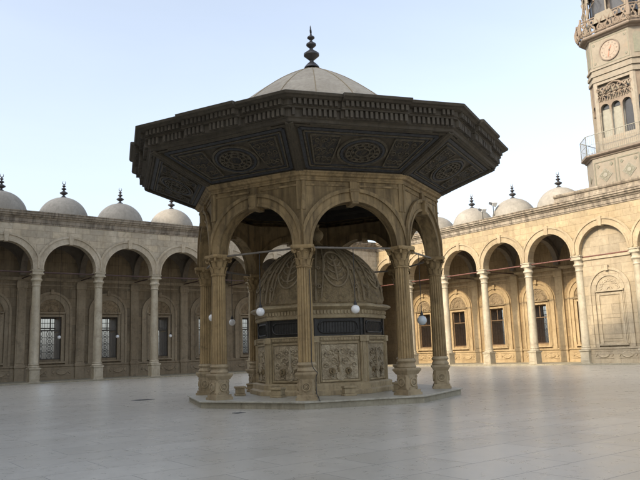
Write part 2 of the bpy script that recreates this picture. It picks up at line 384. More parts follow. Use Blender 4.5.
def make_gallery(name,label,origin,rz,xs,closed,left,extra=None):
    fac,arc,bck,btr=(M['facade'],M['arch'],M['back'],M['backtrim']) if left else (M['facadeR'],M['archR'],M['backR'],M['backtrimR'])  # right-hand set is the same masonry with sun warmth in its colours
    root=empty(name,origin,rz); tag(root,label,'arcade')
    nb=len(xs)-1; lo,hi=xs[0],xs[-1]; TW=.7
    # front wall with arches
    w=MB()
    for i in range(nb):
        a,b=xs[i],xs[i+1]; c=(a+b)/2; h=S/2
        aa=max(a,.004) if (not left and i==0) else a
        arch_ring_wall(w,aa,b,11.93,0,TW,c,RI,HSPR,HCAP+.04)
    w.build('front_wall',fac,root)
    av=MB(); archivolt(av,0,RI-.03,RI+.50,HSPR,HCAP+.042,-.08,.01,S/2-.002); archivolt(av,0,RI+.42,RI+.58,HSPR,HCAP+1.2,-.15,-.07,S/2-.004); archivolt(av,0,RI-.03,RI+.10,HSPR,HCAP+.044,-.11,-.07,S/2)
    ks=MB(); ks.loft([[(-.13,-.19,HSPR+RI-.10),(.13,-.19,HSPR+RI-.10),(.13,.3,HSPR+RI-.10),(-.13,.3,HSPR+RI-.10)],
                 [(-.19,-.24,HSPR+RI+.62),(.19,-.24,HSPR+RI+.62),(.19,.3,HSPR+RI+.62),(-.19,.3,HSPR+RI+.62)]])
    first=None
    for i in range(nb):
        if first is None: first=av.build('archivolt',arc,root); ks.build('keystone',arc,first,bevel=.02); o=first
        else: o=copy_tree(first,root)
        o.location=((xs[i]+xs[i+1])/2,0,0)
    # cornice
    prof=[(.02,11.93),(-.05,11.93),(-.05,12.03),(-.10,12.06),(-.10,12.30),(-.16,12.34),(-.20,12.42),(-.32,12.50),(-.33,12.58),(-.42,12.64),(-.42,12.76),(-.47,12.80),(-.47,12.86),(.5,12.86),(.5,11.93)]
    if not left: prof=[(y_,z_+.003) for y_,z_ in prof]
    cn=MB(); cn.profile(prof,lo if left else .004,0.0 if left else hi)
    cn.build('cornice',M['cornice'],root)
    # roof and vaults
    rf=MB(); ex=(6.6 if left else 0)
    rf.box(lo,hi+ (OL+6.6 if left else 0),.5,6.62,12.2,12.62); rf.build('roof',M['cornice'],root)
    n=10; Rs=S/math.sqrt(2); vt=MB(); vs=[];fs=[]
    for jy in range(n+1):
        for jx in range(n+1):
            dx=(-.5+jx/n)*S; dy=(-.5+jy/n)*S
            vs.append((dx,S/2+dy+.002,HSPR+math.sqrt(max(Rs*Rs-dx*dx-dy*dy,0))))
    for jy in range(n):
        for jx in range(n):
            k=jy*(n+1)+jx; fs.append((k,k+1,k+n+2,k+n+1))
    vt.add(vs,fs); first=None
    for i in range(nb):
        if i in closed: continue
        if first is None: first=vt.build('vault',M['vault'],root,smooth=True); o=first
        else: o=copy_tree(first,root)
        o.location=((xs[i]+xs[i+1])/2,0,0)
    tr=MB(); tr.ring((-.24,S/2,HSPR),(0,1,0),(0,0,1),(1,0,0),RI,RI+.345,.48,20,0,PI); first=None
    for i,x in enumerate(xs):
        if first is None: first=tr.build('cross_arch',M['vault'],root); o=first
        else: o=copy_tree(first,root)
        o.location=(x,0,0)
    # rear wall
    bw=MB(); pl=MB(); re=MB(); w_=.84
    Lx=lo; Hx=hi if not left else 4.74
    y=S
    for i in range(nb):
        a,b=xs[i],xs[i+1]; c=(a+b)/2
        bw.box(a,c-w_,y,y+1.9,0,12.2); bw.box(c+w_,b,y,y+1.9,0,12.2)
        bw.box(c-w_,c+w_,y,y+1.9,0,1.72); bw.box(c-w_,c+w_,y,y+1.9,5.2,12.2)
        pl.box(a,b,y-.10,y,0.02,.22); pl.box(a,b,y-.05,y,.22,1.16); pl.box(a,b,y-.13,y,1.16,1.30)
        relief(re,c-.95,y-.05,.69,1.5,.5,i); relief(re,c+.95,y-.05,.69,1.5,.5,i+50)
        # wall string at capital height and pilaster by each column
        pl.box(a,b,y-.12,y,8.12,8.40)
        pl.box(a+.38,b-.38,y-.06,y,7.72,7.86)
    ps=MB(); ps.box(-.36,.36,-.20,0,.021,8.119); ps.box(-.42,.42,-.26,0.001,7.5,8.0); ps.box(-.26,.26,-.23,-.199,1.5,7.3); ps.box(-.42,.42,-.25,.001,1.12,1.36); first=None
    for x in xs:
        if first is None: first=ps.build('pilaster',btr,root,bevel=.01); o=first
        else: o=copy_tree(first,root)
        o.location=(x,y,0)
    if left: bw.box(hi,6.64+OL*0,y,y+1.9,0,12.2)
    else: bw.box(-6.0,lo,y,y+1.9,0,12.2)
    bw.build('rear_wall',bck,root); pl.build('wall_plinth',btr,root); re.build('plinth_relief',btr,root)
    # step the columns stand on
    st=MB(); st.box(lo,hi+(OL if left else 0),-.55,y,.0,.10) ; st.build('step',M['platside'],root,bevel=.01)
    # windows
    first=None
    for i in range(nb):
        if i in closed: continue
        c=(xs[i]+xs[i+1])/2
        if first is None: first=make_window(root,False,btr); ww=first
        else: ww=copy_tree(first,root)
        ww.location=(c,S,0)
    # columns
    first=None
    for i,x in enumerate(xs):
        if left and i==len(xs)-1: continue
        if not left and i==0: continue
        if first is None: first=make_column(root,x)
        else:
            c=copy_tree(first,root); c.location=(x,.35,0)
    # tie rods
    for i in range(nb):
        a,b=xs[i],xs[i+1]
        t=MB(); t.tube([(a+.3,.35,8.30),(b-.3,.35,8.30)],.055,8); t.build('tie_rod',M['rodshade'] if left else M['rod'],root)
    for i,x in enumerate(xs[:-1] if left else xs[1:]):
        if not left and i+1 in closed: continue
        t=MB(); t.tube([(x,.6,8.28),(x,S-.1,8.28)],.05,8); t.build('tie_rod',M['rodshade'],root)
    # closed bays
    for i in closed:
        a,b=xs[i],xs[i+1]; c=(a+b)/2
        f=MB(); f.box(a+.001,b-.001,.34,1.0,.1,11.9)
        bl=f.build('blind_wall',M['blind'],root)
        bp=MB(); bp.box(a+.3,b-.3,.28,.34,.1,.32); bp.box(a+.3,b-.3,.30,.34,.32,1.16); bp.box(a+.3,b-.3,.24,.34,1.16,1.3); bp.box(a+.3,b-.3,.24,.34,8.02,8.2)
        relief(bp,c-.95,.30,.74,1.5,.5,i); relief(bp,c+.95,.30,.74,1.5,.5,i+9)
        bp.build('blind_wall_trim',M['blind'],root)
        ww=make_window(root,True); ww.location=(c,.34,0)
    # little domes
    dm=MB(); Rr=1.97
    prof=[(Rr+.12,12.62),(Rr+.12,12.72),(Rr,12.75)]+[(Rr*cos(R(a)),12.78+Rr*1.0*sin(R(a))) for a in range(4,90,6)]+[(.02,12.78+Rr)]
    dm.lathe(prof,36); first=None
    for i in range(nb):
        if i in closed and not left: continue
        if i in extra: continue
        c=(xs[i]+xs[i+1])/2
        if first is None:
            first=dm.build('dome',M['lead'],root,smooth=True); d=first
            fn=finial_mb(1.42,.62).build('finial',M['bronze'],first,smooth=True); fn.location=(0,0,12.78+Rr-.06)
        else: d=copy_tree(first,root)
        d.location=(c,2.25,0)
    return root
xl=[-(OL+S*i) for i in range(10,-1,-1)]
gl=make_gallery('arcade_gallery','shaded grey stone arcade left of the kiosk, a round dome over each bay',(X0,Y0,0),0,xl,{len(xl)-2},True,extra=set())
# corner pier of the shaded side
m=MB(); m.box(-OL,.30,0.002,.7,0,11.93); m.build('corner_pier',M['facade'],gl)
xr=[OR+S*i for i in range(0,11)]
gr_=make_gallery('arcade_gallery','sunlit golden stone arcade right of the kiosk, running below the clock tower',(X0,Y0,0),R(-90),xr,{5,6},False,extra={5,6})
# raised parapet below the clock tower
m=MB(); pa,pb=xr[5]-1.25,xr[7]+1.1
prof=[(.6,12.861),(-.36,12.861),(-.36,13.0),(-.30,13.05),(-.30,13.22),(-.38,13.27),(-.44,13.38),(-.44,13.50),(.6,13.50)]
m.profile(prof,pa,pb); m.build('raised_parapet',M['cornice'],gr_)

# ------------------------------------------------------------------ arcade globes
def globe_lamp(name,loc,ztop,label,group,r=.125,mat='globe'):
    m=MB(); n=20
    m.lathe([(r*sin(PI*i/14)+.0005,-r*cos(PI*i/14)) for i in range(15)],n)
    root=empty(name,loc); tag(root,label,'lamp',group)
    m.build('globe',M[mat],root,smooth=True)
    c=MB(); c.lathe([(.045,r*.93),(.055,r+.02),(.05,r+.07),(.02,r+.12),(.014,r+.16)],12)
    c.build('lamp_cap',M['iron'],root,smooth=True)
    s_=MB(); s_.tube([(0,0,r+.15),(0,0,ztop-loc[2])],.011,6); s_.build('suspension_rod',M['iron'],root)
    return root
for i,lab in((6.5,'tiny globe lamp hanging between the two leftmost columns of the shaded arcade'),(5.5,'tiny globe lamp hanging in the second arch from the left in the shaded arcade'),(4.5,'tiny globe lamp hanging in the shaded arcade arch nearest the kiosk')):
    globe_lamp('globe_lamp',(X0-OL-S*i,Y0+S/2,3.45),11.9,lab,'globe lamps hanging in the shaded arcade',.14)

# ------------------------------------------------------------------ kiosk
bk=math.atan2(CX,CY); tx,ty=-sin(bk),-cos(bk); KA=math.atan2(ty,tx)+R(PHI)
def kworld(ang,r,z): a=KA+R(ang); return (CX+r*cos(a),CY+r*sin(a),z)
KS=empty('kiosk',(CX,CY,0),KA); tag(KS,'octagonal domed kiosk with wide dark eaves standing on eight fluted columns','kiosk')
ZP=.226
def octo(m,prof,caps=True,n=8,off=0): m.lathe(prof,n,off=off,caps=caps)
def side(m,k): # frame: x along side, -y outward, origin on axis
    a=R(22.5+45*k); m.m=Matrix.Rotation(a+PI/2,4,'Z')
C8=cos(PI/8); T8=math.tan(PI/8)
m=MB(); octo(m,[(4.86,0.001),(4.86,.165)]); m.build('platform_riser',M['platside'],KS)
m=MB(); octo(m,[(4.88,.165),(4.93,.18),(4.93,.215),(4.90,ZP)]); m.build('platform_top',M['plat'],KS)
# columns
def make_kcolumn():
    m=MB(); nf=16
    def rf(a,z): return 1-.17*(1-abs(sin(nf/2*a))**.6)
    m.lathe([(.25,1.33),(.25,1.36)]+[(.25-.035*((z-1.36)/(4.12-1.36))**1.3,z) for z in (1.6,2.2,2.9,3.5,4.0,4.12)]+[(.215,4.16)],96,rf=rf)
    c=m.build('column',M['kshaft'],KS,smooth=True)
    p=MB(); z=ZP
    p.box(-.315,.315,-.315,.315,z,z+.08); p.box(-.28,.28,-.28,.28,z+.08,z+.16)
    p.loft([[(sx*q1,sy*q2,zz) for sx,sy,q1,q2 in((-1,-1,.24,.18),(-1,-1,.18,.24),(1,-1,.18,.24),(1,-1,.24,.18),(1,1,.24,.18),(1,1,.18,.24),(-1,1,.18,.24),(-1,1,.24,.18))] for zz in(z+.16,z+.62)])
    p.loft([[(sx*q,sy*q,zz) for sx,sy in((-1,-1),(1,-1),(1,1),(-1,1))] for q,zz in((.245,z+.62),(.27,z+.67),(.315,z+.74),(.315,z+.79),(.28,z+.81))])
    p.lathe([(.28,z+.81),(.30,z+.85),(.28,z+.90),(.255,z+.93),(.25,z+.96),(.29,z+1.0),(.30,z+1.03),(.27,z+1.07),(.262,z+1.10)],28)
    for u,w in(((0,1,0),(1,0,0)),((1,0,0),(0,1,0)),((0,1,0),(-1,0,0)),((1,0,0),(0,-1,0))):
        W=Vector(w); o_=W*.24+Vector((0,0,z+.39))
        p.ring(o_,u,(0,0,1),w,.095,.135,.045,20); p.ring(o_,u,(0,0,1),w,.05,.075,.04,16); p.ring(o_,u,(0,0,1),w,.002,.04,.045,12)
        for s1 in(-1,1):
            for s2 in(-1,1): p.ring(o_+Vector(u)*s1*.15+Vector((0,0,s2*.17)),u,(0,0,1),w,.012,.04,.02,8)
    p.build('pedestal',M['kped'],c,smooth=True,bevel=.006)
    q=MB()
    q.lathe([(.225,4.15),(.245,4.17),(.245,4.20),(.222,4.22),(.225,4.45),(.25,4.62),(.30,4.71)],24)
    def leaf(a,r0,z0,h,wd,out):
        e=Vector((cos(a),sin(a),0)); s_=Vector((-sin(a),cos(a),0)); rings=[]
        for j in range(7):
            t=j/6; rr=r0+.012+out*(t**2.2); zz=z0+h*(t if t<.8 else .8+.2*(1-((t-.8)/.2))*.6+0*(t))
            ww=wd*(.75+.5*sin(PI*min(t*1.05,1)))*(1 if t<.85 else .6)
            cpt=e*rr+Vector((0,0,zz))
            rings.append([tuple(cpt-s_*ww/2),tuple(cpt+e*.022),tuple(cpt+s_*ww/2),tuple(cpt-e*.012)])
        q.loft(rings)
    for k in range(8): leaf(2*PI*k/8,.222,4.22,.24,.13,.08)
    for k in range(8): leaf(2*PI*(k+.5)/8,.225,4.38,.28,.13,.10)
    for k in range(4):
        a=PI/4+PI/2*k; e=Vector((cos(a),sin(a),0)); s_=Vector((-sin(a),cos(a),0))
        q.ring(e*.37+Vector((0,0,4.66))-s_*.03,e,(0,0,1),s_,.02,.075,.06,14)
        q.ring(Vector((cos(a+PI/4),sin(a+PI/4),0))*.33+Vector((0,0,4.70)),Vector((-sin(a+PI/4),cos(a+PI/4),0)),(0,0,1),(cos(a+PI/4),sin(a+PI/4),0),.003,.05,.03,10)
    # abacus with hollowed sides
    ring=[]
    for k in range(4):
        a=PI/4+PI/2*k
        for da,rr in((-.13,.46),(.13,.46),(PI/4,.325)): ring.append((a+da,rr))
    q.loft([[(rr*f*cos(a),rr*f*sin(a),zz) for a,rr in ring] for f,zz in((.92,4.715),(1,4.75),(1,4.80),(.95,4.838))])
    q.build('capital',M['kshaft'],c,smooth=True)
    return c
kc0=make_kcolumn()
for k in range(8):
    c=kc0 if k==0 else copy_tree(kc0,KS)
    c.location=(KR*cos(R(45*k)),KR*sin(R(45*k)),0); c.rotation_euler=(0,0,R(45*k))
# arched walls
YO,YI=4.08,3.70
for k in range(8):
    m=MB(); side(m,k); 
    # spandrel with mitred ends: built at outer face -YO
    n=26; r=1.40; hs=YO*T8; hi_=YI*T8; zs=4.84; zt=6.859
    xs_=[-1]+[None]*0
    rings=[]
    seq=[('e',-1)]+[('a',i) for i in range(n+1)]+[('e',1)]
    for ty_,v in seq:
        if ty_=='e': rings.append([(v*hs,-YO,4.84),(v*hs,-YO,zt),(v*hi_,-YI,zt),(v*hi_,-YI,4.84)])
        else:
            x=-r*cos(PI*v/n); z=zs+r*sin(PI*v/n); rings.append([(x,-YO,z),(x,-YO,zt),(x,-YI,zt),(x,-YI,z)])
    m.loft(rings,cap0=False,cap1=False)
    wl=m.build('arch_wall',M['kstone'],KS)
    a=MB(); side(a,k); archivolt(a,0,r-.015,r+.32,zs,4.842,-YO-.06,-YO+.01,hs-.01); archivolt(a,0,r+.28,r+.39,zs,5.3,-YO-.13,-YO-.05,hs-.015); archivolt(a,0,r-.017,r+.07,zs,4.843,-YO-.09,-YO-.05,hs-.012)
    archivolt(a,0,r-.015,r+.25,zs,4.842,-YI-.01,-YI+.05,hi_-.01)
    # panel moulding in the spandrels and the strip at the corners
    for s_ in(-1,1):
        a.box(min(s_*(hs-.02),s_*(hs-.14)),max(s_*(hs-.02),s_*(hs-.14)),-YO-.035,-YO+.01,5.95,6.855)
        a.box(min(s_*.22,s_*(hs-.145)),max(s_*.22,s_*(hs-.145)),-YO-.028,-YO+.01,6.70,6.76)
    a.build('archivolt',M['kstone'],wl)
    b=MB(); side(b,k)
    b.loft([[(-.10,-YO-.18,6.12),(.10,-YO-.18,6.12),(.10,-YI,6.12),(-.10,-YI,6.12)],[(-.15,-YO-.20,6.50),(.15,-YO-.20,6.50),(.15,-YI,6.50),(-.15,-YI,6.50)]])
    b.tube([(-.16,-YO-.17,6.54),(.16,-YO-.17,6.54)],.055,10); b.box(-.12,.12,-YO-.10,-YO,6.58,6.859)
    b.tube([(-.11,-YO-.19,6.16),(.11,-YO-.19,6.16)],.045,10)
    b.build('keystone',M['kstone'],wl,smooth=True,bevel=.01)
    t=MB(); side(t,k); t.tube([(-KR*sin(PI/8)+.25,-KR*C8,4.79),(KR*sin(PI/8)-.25,-KR*C8,4.79)],.032,8); t.build('tie_rod',M['rodgrey'],KS)
m=MB(); octo(m,[(r/C8,z) for r,z in((YO-.36,6.86),(YO+.05,6.86),(YO+.07,6.91),(YO+.045,6.93),(YO+.045,6.98),(YO+.12,7.01),(YO+.15,7.06),(YO+.20,7.09),(YO+.20,7.135),(YO-.36,7.135))],caps=False)
m.build('wall_cornice',M['kstone'],KS)
# inner ceiling: painted drum and shallow dark dome
m=MB(); octo(m,[(3.95,7.10),(3.95,7.3),(3.7,7.36),(3.7,8.1),(3.55,8.2)],caps=False)
m.lathe([(3.5*cos(R(a)),8.15+1.5*sin(R(a))) for a in range(0,90,8)]+[(.03,9.65)],40,caps=False); m.build('ceiling',M['woodin'],KS)
m=MB()
for k in range(8):
    a=R(45*k); m.tube([(3.44*cos(b)*cos(a),3.44*cos(b)*sin(a),8.13+1.45*sin(b)) for b in [R(x) for x in range(0,85,9)]],.05,6)
m.ring((0,0,7.5),(1,0,0),(0,1,0),(0,0,1),3.3,3.45,.12,32); m.build('ceiling_rib',M['woodlt'],KS)
# canopy: soffit, fascia, roof
can=MB(); octo(can,[(4.45,7.13),(6.56,8.03)],caps=False); can=can.build('canopy_soffit',M['wood'],KS)
PR=[(6.50,8.00),(6.56,7.985),(6.62,8.01),(6.64,8.09),(6.70,8.12),(6.70,8.34),(6.80,8.36),(6.80,8.41),(6.83,8.42),(6.83,8.57),(6.97,8.60),(7.03,8.64),(7.11,8.66),(7.14,8.725),(7.10,8.75)]
m=MB(); octo(m,PR+[(3.95,9.25),(3.95,9.3)],caps=False); fa=m.build('canopy_cornice',M['woodlt'],KS)
# projecting middle of each side
rnd=random.Random(3)
for k in range(8):
    m=MB(); dt=MB(); side(m,k); side(dt,k)
    pr=[(-(r*C8+.10+.03*(r-6.5)),z+.004) for r,z in PR[4:]]
    u0,u1=-1.02+rnd.uniform(-.06,.06),1.02+rnd.uniform(-.06,.06)
    m.loft([[(u0,-6.0,8.12)]+[(u0,y,z) for y,z in pr]+[(u0,-6.0,8.78)],[(u1,-6.0,8.12)]+[(u1,y,z) for y,z in pr]+[(u1,-6.0,8.78)]])
    for row,(rr,z0,z1,stp,wd) in enumerate(((6.70,8.145,8.335,.152,.082),(6.83,8.43,8.575,.152,.086))):
        ap=rr*C8; hw=ap*T8-.06; nn=int(hw/stp)
        for j in range(-nn,nn+1):
            u=j*stp+rnd.uniform(-.006,.006); d=.10 if u0+.04<u<u1-.04 else 0
            if rnd.random()<.025: continue
            if abs(abs(u)-1.02)<.1: continue
            y=-(ap+d); dt.box(u-wd/2,u+wd/2,y-.11+rnd.uniform(-.01,.01),y+.02,z0,z1+.01)
    m.build('cornice_break',M['woodlt'],fa); dt.build('dentil_row',M['woodlt'],fa)
# soffit decoration, laid on the slope of each side
def slope(mb,k):
    a=R(22.5+45*k); y0=4.45*C8; y1=6.56*C8; ang=math.atan2(8.03-7.13,y1-y0)
    # frame: x along side, y outward along slope, -z face out (down)
    mb.m=Matrix.Rotation(a-PI/2,4,'Z')@Matrix.Translation((0,y0,7.13))@Matrix.Rotation(ang,4,'X')
    return (y1-y0)/cos(ang)
def strip(mb,p,q,w,d,z=0):
    p=Vector((*p,0));q=Vector((*q,0));t=(q-p).normalized();n_=Vector((-t.y,t.x,0))*w/2
    mb.add([tuple(v+Vector((0,0,zz))) for zz in(z,z-d) for v in(p-n_,p+n_,q+n_,q-n_)],[(0,1,2,3),(7,6,5,4),(0,4,5,1),(1,5,6,2),(2,6,7,3),(3,7,4,0)])
for k in range(8):
    rib=MB(); bl=MB(); pn=MB(); gd=MB()
    L=slope(rib,k); slope(bl,k); slope(pn,k); slope(gd,k)
    h0=4.45*C8*T8; h1=6.56*C8*T8
    hw=lambda y: h0+(h1-h0)*y/L
    def frame(mb,inset,w,d):
        y0,y1=inset,L-inset; s0,s1=hw(y0)-inset*1.12,hw(y1)-inset*1.12
        c=[(-s0,y0),(s0,y0),(s1,y1),(-s1,y1)]
        for i in range(4): strip(mb,c[i],c[(i+1)%4],w,d)
    for s_ in(-1,1): strip(rib,(s_*(hw(0)-.03),0),(s_*(hw(L)-.03),L),.16,.09)
    frame(rib,.10,.07,.05); frame(bl,.23,.10,.03); frame(gd,.33,.045,.045); frame(bl,.39,.05,.02)
    strip(rib,(-1.9,L-.03),(1.9,L-.03),.05,.06)
    ym=L*.5
    # oval medallion
    pn.ring((0,ym,-.0),(1,0,0),(0,1,0),(0,0,-1),.005,.66,.05,36,ry=.80)
    for r0,r1,d,mb in((.72,.80,.06,gd),(.62,.70,.075,bl),(.50,.545,.085,gd),(.36,.40,.085,gd),(.2,.25,.085,gd)): mb.ring((0,ym,0),(1,0,0),(0,1,0),(0,0,-1),r0,r1,d,36,ry=.80)
    for j in range(14):
        a=2*PI*j/14; gd.ring((.455*cos(a),ym+.455*.8*sin(a),-.03),(1,0,0),(0,1,0),(0,0,-1),.015,.05,.06,8)
    for j in range(8):
        a=2*PI*j/8; gd.ring((.305*cos(a),ym+.305*.8*sin(a),-.03),(1,0,0),(0,1,0),(0,0,-1),.01,.045,.06,8)
    # square carved fields either side
    for s_ in(-1,1):
        ya,yb=.48,L-.44; xa=.86; q=[(s_*xa,ya),(s_*(hw(ya)-.52),ya),(s_*(hw(yb)-.56),yb),(s_*xa,yb)]
        pn.add([(x_,y_,zz) for zz in(0,-.04) for x_,y_ in q],[(0,1,2,3),(7,6,5,4),(0,4,5,1),(1,5,6,2),(2,6,7,3),(3,7,4,0)])
        for i in range(4): strip(gd,q[i],q[(i+1)%4],.045,.065)
        r2=random.Random(11+int(s_))
        cy_=(ya+yb)/2; wm=(hw(cy_)-.54-xa)
        for t_ in(-.36,0,.36):
            for uu in(.2,.5,.8):
                yy=cy_+t_*(yb-ya)*.9; wl=hw(yy)-.54-xa; xx=s_*(xa+wl*uu); r_=.085+r2.uniform(-.01,.015)
                if r_>wl*.25: r_=wl*.2
                pts=[]; dr_=1 if (uu==.5) else -1; ph=r2.uniform(0,6)
                for j in range(12):
                    a=ph+dr_*j/11*2*PI*1.3; rr=r_*1.15*(1-.75*j/11); pts.append((xx+rr*cos(a),yy+rr*sin(a),-.05))
                gd.tube(pts,.019,5)
    for mb_,nm,mt_ in((rib,'rib','wood'),(bl,'blue_border','blue'),(pn,'painted_panel','painted'),(gd,'gilded_carving','gold')): mb_.build(nm,M[mt_],can)
# roof dome
m=MB(); prof=[(3.9,9.0),(3.9,9.5),(3.78,9.62)]+[(r/10*.965,12.44-.40*r/10-.075*(r/10)**2-(.10*max(0,r/10-2.8)**2)) for r in(36,34,32,30,28,26,23,20,17,14,11,8,5,3)]+[(.05,12.43)]
m.lathe(prof,48); rd=m.build('roof_dome',M['kroof'],KS,smooth=True)
m=MB()
for k in range(16):
    a=R(22.5*k+8); m.tube([(r*cos(a),r*sin(a),z+.006) for r,z in prof[2:-1]],.016,5)
m.build('dome_seam',M['kmarb'],rd)
f=finial_mb(1.72,.60).build('finial',M['bronze'],rd,smooth=True); f.location=(0,0,12.40)

# kiosk lamps
for ang,z,mt,r_,lab in((-22.5,2.91,'globe',.135,'white globe lamp hanging between the front fluted column and the one left of it'),
    (22.5,2.88,'globe',.135,'white globe lamp hanging before the fountain right of the front fluted column'),
    (-67.5,2.90,'globe',.125,'white globe lamp partly against the two overlapping left kiosk columns'),
    (-112.5,2.86,'globe',.125,'white globe lamp hanging furthest back on the left side of the kiosk'),
    (67.5,2.55,'globeblue',.16,'bluish globe lamp hanging lowest, between the two right kiosk columns')):
    globe_lamp('globe_lamp',kworld(ang,KR*C8,z),4.79,lab,'globe lamps hanging round the kiosk',r_,mt)

# ------------------------------------------------------------------ ablution fountain
FT=empty('ablution_fountain',(CX,CY,ZP),KA); tag(FT,'carved marble fountain with a ribbed stone dome standing under the kiosk','fountain')
def Z(z): return z-ZP
AP=2.36*C8
m=MB(); octo(m,[(2.62,0),(2.62,.14),(2.50,.18),(2.50,.34),(2.40,.38)]); m.build('plinth',M['kmarb'],FT,bevel=.01)
m=MB(); octo(m,[(2.30,.10),(2.30,Z(2.12))]); m.build('wall',M['kmarb'],FT)
for k in range(8):
    p=MB(); side(p,k); y=-2.30*C8; hw_=2.30*C8*T8
    # field
    p.box(-.62,.62,y-.03,y+.01,.50,1.62)
    # basin shell, urn and symmetric scrolls
    p.ring((0,y-.03,.60),(1,0,0),(0,0,1),(0,-1,0),.005,.15,.05,16)
    for s_ in(-1,1):
        pass
        for (ox,oz,r_,dr) in((.20,1.08,.15,1),(.42,1.30,.13,-1),(.30,.60,.10,1),(.48,.95,.10,-1),(.12,1.40,.10,1)):
            pts=[]
            for j in range(15):
                a=j/14*2*PI*1.4; rr=r_*(1-.8*j/14)
                pts.append((s_*(ox+rr*cos(a)*dr),y-.04,oz+rr*sin(a)))
            p.tube(pts,[.030*(1-.4*j/14) for j in range(15)],6)
        for j in range(5): p.tube([(s_*(.04+.05*j),y-.04,.88+.13*j),(s_*(.10+.05*j),y-.055,.95+.13*j),(s_*(.15+.05*j),y-.04,.93+.13*j)],[.012,.03,.008],6)
    p.tube([(0,y-.05,.62),(0,y-.06,.80),(0,y-.07,.92),(0,y-.05,1.05),(0,y-.06,1.25),(0,y-.04,1.5)],[.03,.09,.06,.03,.07,.01],10)
    p.build('relief_panel',M['kcarve'],FT,smooth=True)
    for s_ in(-1,1):
        e=MB(); side(e,k); e.ring((s_*.28,y-.03,.76),(1,0,0),(0,0,1),(0,-1,0),.045,.105,.075,16); e.ring((s_*.28,y-.03,.76),(1,0,0),(0,0,1),(0,-1,0),.002,.03,.11,10)
        e.tube([(s_*.28,y-.06,.76),(s_*.28,y-.16,.75),(s_*.28,y-.18,.70)],.016,8); e.build('tap_rosette',M['kdome'],FT,smooth=True)
    q=MB(); side(q,k)
    for s_ in(-1,1):
        q.box(min(s_*.645,s_*.68),max(s_*.645,s_*.68),y-.04,y+.01,.42,1.70)
        q.box(min(s_*.745,s_*.775),max(s_*.745,s_*.775),y-.09,y+.01,.38,1.72); q.box(min(s_*.80,s_*.83),max(s_*.80,s_*.83),y-.09,y+.01,.38,1.72)
        q.box(min(s_*.72,s_*(hw_+.02)),max(s_*.72,s_*(hw_+.02)),y-.06,y+.01,.36,1.75)
        q.box(min(s_*.71,s_*(hw_+.035)),max(s_*.71,s_*(hw_+.035)),y-.12,y+.01,1.70,1.89)
    q.box(-.64,.64,y-.06,y+.01,1.64,1.70); q.box(-.64,.64,y-.06,y+.01,.42,.48)
    q.box(-.70,.70,y-.05,y+.01,1.75,1.86)
    for j in range(14): q.box(-.66+j*.1,-.66+j*.1+.05,y-.075,y-.04,1.77,1.84)
    q.build('pilaster',M['kmarb'],FT,bevel=.006)
    # dark grated band, rounded cartouche
    b=MB(); side(b,k); yb=-2.26*C8
    b.box(-2.26*C8*T8,2.26*C8*T8,yb,yb+.05,Z(2.13),Z(2.72))
    for s_ in(0,):
        rr=.19; w2=.50; pts=[]
        for cxx,czz,a0 in((w2,Z(2.24)+rr*.0+.19,-90),):
            pass
        for a in range(-90,91,15): pts.append((w2+rr*cos(R(a)),yb-.03,Z(2.42)+rr*sin(R(a))))
        for a in range(90,271,15): pts.append((-w2+rr*cos(R(a)),yb-.03,Z(2.42)+rr*sin(R(a))))
        pts.append(pts[0]); b.tube(pts,.024,6)
        for j in range(-6,7): b.tube([(j*.1,yb-.012,Z(2.24)),(j*.1,yb-.012,Z(2.60))],.008,4)
    for s_ in(-1,1): b.box(min(s_*.77,s_*.83),max(s_*.77,s_*.83),yb-.05,yb+.01,Z(2.13),Z(2.72))
    b.build('grated_band',M['band'],FT)
m=MB(); octo(m,[(2.30,Z(2.08)),(2.38,Z(2.09)),(2.38,Z(2.13)),(2.28,Z(2.135))]); m.build('string_course',M['kmarb'],FT)
m=MB(); octo(m,[(2.24,Z(2.70)),(2.36,Z(2.72)),(2.38,Z(2.80)),(2.34,Z(2.83)),(2.34,Z(2.99)),(2.44,Z(3.03)),(2.56,Z(3.09)),(2.56,Z(3.14)),(2.46,Z(3.20)),(2.36,Z(3.22))])
for k in range(8):
    side(m,k)
    for j in range(-7,8): m.box(j*.12-.035,j*.12+.035,-2.34*C8-.05,-2.34*C8+.01,Z(2.86),Z(2.97))
    m.m=Matrix.Identity(4)
m.build('fountain_cornice',M['kmarb'],FT,bevel=.006)
